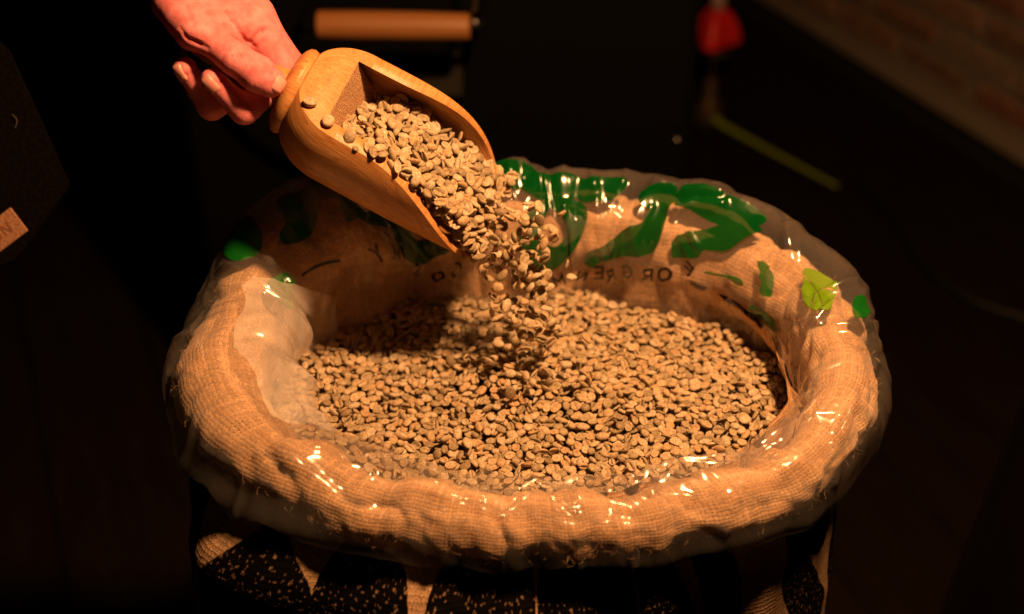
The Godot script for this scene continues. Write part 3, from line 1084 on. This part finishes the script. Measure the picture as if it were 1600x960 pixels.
func dark_things() -> void:
	var cable := part("power_cable", tube([Vector3(.66, .011, -1.50), Vector3(.684, .011, -1.39), Vector3(.696, .011, -1.214), Vector3(.733, .011, -1.115), Vector3(.79, .011, -1.06), Vector3(.9, .011, -1.0)], .007, .007), mat(lin(.002, .002, .002), .6), self)
	tag(cable, "thin black cable curving over the dark floorboards on the right", "cable")
	# black cloth flap with a leather patch at the left edge
	var flap := thing("apron_flap", "corner of black cloth with a stamped leather patch at the left edge", "apron", Vector3(-.33, .77, -.10))
	flap.basis = Basis(Vector3.RIGHT, deg_to_rad(-34))
	var mmpx := .85 / 2000.0
	var cloth := mat(lin(.005, .0035, .003), .95)
	cloth.albedo_texture = noise_tex(.03, 120, Color(.7, .7, .7), Color(1, 1, 1), 256)
	triplanar(cloth, 30.0)
	bump(cloth, noise_tex(.2, 121, Color.BLACK, Color.WHITE, 256), .03)
	cloth.metallic_specular = .12
	var outline := PackedVector2Array()
	for p in [[-260, 60], [-5, 110], [10, 125], [40, 190], [98, 318], [105, 332], [102, 343], [40, 432], [20, 455], [-260, 540]]:
		outline.append(Vector2((p[0] - 42) * mmpx, -(p[1] - 330) * mmpx))
	var tri := Geometry2D.triangulate_polygon(outline)
	var st := SurfaceTool.new()
	st.begin(Mesh.PRIMITIVE_TRIANGLES)
	st.set_smooth_group(-1)
	for k in range(0, tri.size(), 3):
		var v := []
		for q in 3: v.append(Vector3(outline[tri[k + q]].x, outline[tri[k + q]].y, 0))
		if (v[1] - v[0]).cross(v[2] - v[0]).z > 0: v.reverse()
		for q in 3: st.add_vertex(v[q])
		for q in [2, 1, 0]: st.add_vertex(v[q] + Vector3(0, 0, -.005))
	for k in outline.size():
		var a := Vector3(outline[k].x, outline[k].y, 0)
		var b := Vector3(outline[(k + 1) % outline.size()].x, outline[(k + 1) % outline.size()].y, 0)
		var dz := Vector3(0, 0, -.005)
		for q in [a, b, b + dz, a, b + dz, a + dz]: st.add_vertex(q)
	st.generate_normals()
	part("cloth", st.commit(), cloth, flap)
	var thread := mat(lin(.06, .05, .04), .9)
	part("stray_thread", tube([Vector3(-.010, .044, .001), Vector3(-.0065, .040, .0015), Vector3(-.008, .035, .001)], .0003, .0003, 6), thread, flap)
	var leather := mat(lin(.42, .20, .10), .6)
	leather.albedo_texture = noise_tex(.03, 130, Color(.75, .72, .7), Color(1, 1, 1), 256)
	triplanar(leather, 60.0)
	bump(leather, noise_tex(.06, 131, Color.BLACK, Color.WHITE, 256), .03)
	var lt := Basis(Vector3.BACK, deg_to_rad(37))
	var patch := part("leather_patch", block(Vector3(.075, .0195, .0018), .0005), leather, flap, Vector3(-.0350, -.0480, .001), lt)
	var tm := TextMesh.new()
	var f := SystemFont.new()
	f.font_names = PackedStringArray(["Droid Sans"])
	tm.font = f
	tm.text = "APRON"
	tm.font_size = 64
	tm.pixel_size = .000175
	tm.depth = .0004
	tm.horizontal_alignment = HORIZONTAL_ALIGNMENT_RIGHT
	part("stamped_letters", tm, mat(lin(.20, .07, .025), .7), patch, Vector3(.031, -.0005, .0010))
	# dark red stand at the right edge
	var stand := thing("lacquered_stand", "dark glossy stand with a red edge at the right border", "stand", Vector3(.47, 0, -.12))
	var lac := mat(lin(.006, .003, .003), .3)
	part("leg_panel", sheet(24, 10, func(i: int, j: int):
		var a := -TAU * i / 24.0
		var t := j / 10.0
		var r := lerpf(.135, .072, t)
		return Vector3(r * cos(a) * (.85 if cos(a) < 0 else 1.0), t * .72, r * sin(a)), true), lac, stand)
	part("red_edge", tube([Vector3(-.061, .655, .045), Vector3(-.066, .605, .047), Vector3(-.07, .56, .049)], .0032, .0018), mat(lin(.65, .012, .012), .3), stand)

# ---------- the person: one hand and forearm ----------
func person() -> void:
	var o := thing("person", "person's hand gripping the scoop's handle, thumb on top", "person", Vector3(-.17788, .87589, -.05553))
	o.basis = Basis(Vector3.RIGHT, deg_to_rad(-34))
	var k := .0003775
	var P := func(x: float, y: float, z: float) -> Vector3: return Vector3((x - 350) * k, -(y - 90) * k, z * .001)
	# chains: points with radii in millimetres
	var palm := [
		[[P.call(285, -90, -26), 21.0], [P.call(386, 12, -16), 12.0]], [[P.call(285, -90, -30), 20.0], [P.call(352, 5, -34), 12.0]], [[P.call(280, -90, -36), 20.0], [P.call(318, 0, -50), 11.0]], [[P.call(278, -90, -40), 19.0], [P.call(290, 0, -62), 10.0]],
		[[P.call(270, -90, -22), 19.0], [P.call(272, 0, -4), 13.0]], [[P.call(272, 0, -4), 13.0], [P.call(306, 46, 4), 9.5]], [[P.call(285, -90, -30), 22.0], [P.call(180, -330, -60), 27.0]],
		[[P.call(390, 40, -11), 10.0], [P.call(432, 96, -22), 9.0]], [[P.call(318, 10, -8), 12.0], [P.call(385, 30, -14), 11.5]], [[P.call(345, 40, -5), 9.0], [P.call(402, 52, -16), 9.0]], [[P.call(290, 25, -30), 16.0], [P.call(350, 15, -34), 14.0]]]
	var fingers := [
		[[P.call(290, 30, 1), 11.5], [P.call(308, 50, 5), 10.2], [P.call(372, 95, 9), 8.9], [P.call(406, 118, 8), 10.0], [P.call(425, 130, 5), 8.8]],
		[[P.call(388, 18, -16), 11.8], [P.call(444, 97, -36), 9.4], [P.call(376, 166, -10), 8.0], [P.call(335, 126, 3), 7.3]],
		[[P.call(350, 10, -34), 10.5], [P.call(404, 90, -58), 9.0], [P.call(318, 156, -20), 7.8], [P.call(286, 104, -5), 7.1]],
		[[P.call(318, 5, -50), 10.0], [P.call(360, 84, -72), 8.2], [P.call(292, 132, -48), 7.0], [P.call(268, 98, -38), 6.2]],
		[[P.call(290, 5, -62), 9.0], [P.call(320, 70, -82), 7.2], [P.call(268, 112, -66), 6.2], [P.call(252, 88, -56), 5.4]]]
	var lo := P.call(225, 200, -96) as Vector3
	var hi := P.call(490, -125, 24) as Vector3
	var cell := .0012
	var n := Vector3i(((hi - lo) / cell).ceil())
	var total := n.x * n.y * n.z
	var far := .02
	var fields := []
	for c in 6:
		var f := PackedFloat32Array()
		f.resize(total)
		f.fill(0.0)   # sums of exp(-d*s); zero means far away
		fields.append(f)
	var sharp := 420.0
	var lay := func(f: PackedFloat32Array, a: Vector3, ra: float, b: Vector3, rb: float, crease: bool) -> PackedFloat32Array:
		var m := maxf(ra, rb) + .009
		var p0 := Vector3i(((a.min(b) - Vector3.ONE * m - lo) / cell).floor()).clamp(Vector3i.ZERO, n - Vector3i.ONE)
		var p1 := Vector3i(((a.max(b) + Vector3.ONE * m - lo) / cell).ceil()).clamp(Vector3i.ZERO, n - Vector3i.ONE)
		var ab := b - a
		var l2 := ab.length_squared()
		var len := sqrt(l2)
		for z in range(p0.z, p1.z + 1):
			for y in range(p0.y, p1.y + 1):
				for x in range(p0.x, p1.x + 1):
					var q := lo + Vector3(x, y, z) * cell
					var t := clampf((q - a).dot(ab) / l2, 0.0, 1.0)
					var r := lerpf(ra, rb, t)
					if crease:   # slimmer between the joints, folds of skin at them
						r -= .0007 * sin(t * PI)
						var s := t * len
						for e in [.0006, .0030, -.0022 + len]:
							var u: float = (s - e) / .0010
							if absf(u) < 3.0: r -= .0007 * exp(-u * u)
					var d := q.distance_to(a + ab * t) - r
					if d < .009: f[(z * n.y + y) * n.x + x] += exp(-d * sharp)
		return f
	for c in palm: fields[5] = lay.call(fields[5], c[0][0], c[0][1] * .001, c[1][0], c[1][1] * .001, false)
	for c in 5:
		for s in fingers[c].size() - 1:
			fields[c] = lay.call(fields[c], fingers[c][s][0], fingers[c][s][1] * .001, fingers[c][s + 1][0], fingers[c][s + 1][1] * .001, s > 0)
	var skin_noise := smooth_noise(1.0, 77, 3)
	var dist := PackedFloat32Array()
	dist.resize(total)
	var pf: PackedFloat32Array = fields[5]
	var ff: Array[PackedFloat32Array] = [fields[0], fields[1], fields[2], fields[3], fields[4]]
	for i in total:
		var dp := far
		if pf[i] > 0.0: dp = -log(pf[i]) / sharp
		var d := dp
		for c in 5:
			var e := ff[c][i]
			if e > 0.0:
				var df := -log(e) / sharp
				var hh := maxf(.006 - absf(df - dp), 0.0) / .006
				d = minf(d, minf(df, dp) - hh * hh * .0015)
		dist[i] = d
	var hand := nets(dist, n, lo, cell)
	# folds of skin: lines across the side that the thumb shows, with depth and width in millimetres
	var lines := []
	for q in [[298, 64, 320, 76, .9, 1.3], [292, 52, 303, 70, .7, 1.2], [287, 60, 296, 76, .6, 1.1], [308, 70, 334, 82, .8, 1.2], [372, 80, 380, 98, .7, .8], [377, 79, 386, 95, .7, .8], [367, 82, 374, 100, .6, .8], [383, 80, 392, 92, .4, .8], [364, 34, 378, 58, 1.6, 1.5], [388, 66, 408, 46, 1.5, 1.3], [382, 62, 396, 70, 1.0, 1.2], [330, 12, 348, 38, -1.1, 2.4], [348, 38, 352, 60, -.8, 2.4], [300, 20, 312, 44, .6, 1.6], [408, 46, 420, 44, .5, 1.0], [352, 20, 362, 34, .7, 1.4]]:
		var la: Vector3 = P.call(q[0], q[1], 0)
		var lb: Vector3 = P.call(q[2], q[3], 0)
		lines.append([Vector2(la.x, la.y), Vector2(lb.x, lb.y), q[4] * .001, q[5] * .001])
	var ha := hand.surface_get_arrays(0)
	var hv: PackedVector3Array = ha[Mesh.ARRAY_VERTEX]
	var hn: PackedVector3Array = ha[Mesh.ARRAY_NORMAL]
	for v in hv.size():
		if hn[v].z < .15 or hv[v].z < -.016: continue
		var at := Vector2(hv[v].x, hv[v].y)
		var sink := 0.0
		for l in lines:
			var d: float = at.distance_to(Geometry2D.get_closest_point_to_segment(at, l[0], l[1])) / l[3]
			if d < 2.5: sink += l[2] * exp(-d * d)
		hv[v] -= hn[v] * sink
	hand = shaded(hv, ha[Mesh.ARRAY_INDEX])
	var skin := mat(lin(.80, .265, .29), .55)
	skin.metallic_specular = .35
	skin.albedo_texture = noise_tex(.018, 150, Color(.86, .76, .74), Color(1, 1, 1), 256)
	skin.subsurf_scatter_enabled = true
	skin.subsurf_scatter_strength = .12
	triplanar(skin, 22.0)
	bump(skin, noise_tex(.11, 151, Color.BLACK, Color.WHITE, 256), .010)
	part("body", hand, skin, o)
	# nails: curved plates on the finger ends
	var nail := mat(lin(.74, .30, .26), .35)
	for q in [[0, Vector3(-.10, .25, 1), 6.4, 7.0], [1, Vector3(-.55, .30, .75), 4.7, 5.6], [2, Vector3(-.55, .25, .8), 4.5, 5.4], [3, Vector3(-.6, .2, .75), 4.2, 5.0]]:
		var fs: Array = fingers[q[0]]
		var tip: Vector3 = fs[fs.size() - 1][0]
		var dir: Vector3 = (tip - (fs[fs.size() - 2][0] as Vector3)).normalized()
		var up: Vector3 = q[1]
		up = (up - dir * up.dot(dir)).normalized()
		var side := dir.cross(up)
		var r: float = fs[fs.size() - 1][1] * .001
		var wid: float = q[2] * .001
		var len: float = q[3] * .001
		part("fingernail", sheet(12, 12, func(i: int, j: int):
			var u := i / 6.0 - 1.0
			var v := j / 6.0 - 1.0
			var w := u * sqrt(1.0 - .42 * v * v) * wid / r * .95
			var rr := r + .0005 - .0012 * maxf(absf(u), absf(v)) ** 8.0
			return tip + (side * sin(w) + up * cos(w)) * rr + dir * (v * len + .0006) - up * .0018 * maxf(v, 0.0) ** 2.0), nail, o)
	# dark cuff further up the arm
	var cuff := part("sleeve", tube([P.call(250, -170, -40), P.call(215, -250, -50), P.call(150, -400, -70), P.call(60, -600, -90)], .036, .05, 24), mat(lin(.01, .009, .01), .9), o)

func nets(f: PackedFloat32Array, n: Vector3i, lo: Vector3, cell: float) -> ArrayMesh:
	var sx := 1
	var sy := n.x
	var sz := n.x * n.y
	var at := {}
	var p := PackedVector3Array()
	var corner := [0, sx, sy, sx + sy, sz, sx + sz, sy + sz, sx + sy + sz]
	var off := [Vector3(0, 0, 0), Vector3(1, 0, 0), Vector3(0, 1, 0), Vector3(1, 1, 0), Vector3(0, 0, 1), Vector3(1, 0, 1), Vector3(0, 1, 1), Vector3(1, 1, 1)]
	var edges := [[0, 1], [2, 3], [4, 5], [6, 7], [0, 2], [1, 3], [4, 6], [5, 7], [0, 4], [1, 5], [2, 6], [3, 7]]
	for z in n.z - 1:
		for y in n.y - 1:
			var row := z * sz + y * sy
			for x in n.x - 1:
				var i := row + x
				var v := f[i]
				if absf(v) > .004: continue
				var inside := 0
				for c in 8:
					if f[i + corner[c]] < 0.0: inside += 1
				if inside == 0 or inside == 8: continue
				var s := Vector3.ZERO
				var m := 0
				for e in edges:
					var a := f[i + corner[e[0]]]
					var b := f[i + corner[e[1]]]
					if (a < 0.0) != (b < 0.0):
						s += (off[e[0]] as Vector3).lerp(off[e[1]], a / (a - b))
						m += 1
				at[i] = p.size()
				p.append(lo + (Vector3(x, y, z) + s / m) * cell)
	var idx := PackedInt32Array()
	for i in at:
		var a := f[i]
		for ax in 3:
			var st: int = [sx, sy, sz][ax]
			var u: int = [sy, sz, sx][ax]
			var w: int = [sz, sx, sy][ax]
			var b := f[i + st]
			if (a < 0.0) == (b < 0.0): continue
			if not (at.has(i - u) and at.has(i - w) and at.has(i - u - w)): continue
			var q := [at[i], at[i - u], at[i - u - w], at[i - w]]
			if a < 0.0: idx.append_array([q[0], q[2], q[1], q[0], q[3], q[2]])
			else: idx.append_array([q[0], q[1], q[2], q[0], q[2], q[3]])
	return shaded(p, idx)

func shaded(p: PackedVector3Array, idx: PackedInt32Array) -> ArrayMesh:
	var nn := PackedVector3Array()
	nn.resize(p.size())
	for k in range(0, idx.size(), 3):
		var fn := (p[idx[k + 2]] - p[idx[k]]).cross(p[idx[k + 1]] - p[idx[k]])
		for q in 3: nn[idx[k + q]] += fn
	for k in nn.size(): nn[k] = nn[k].normalized()
	return arrays(p, nn, idx)
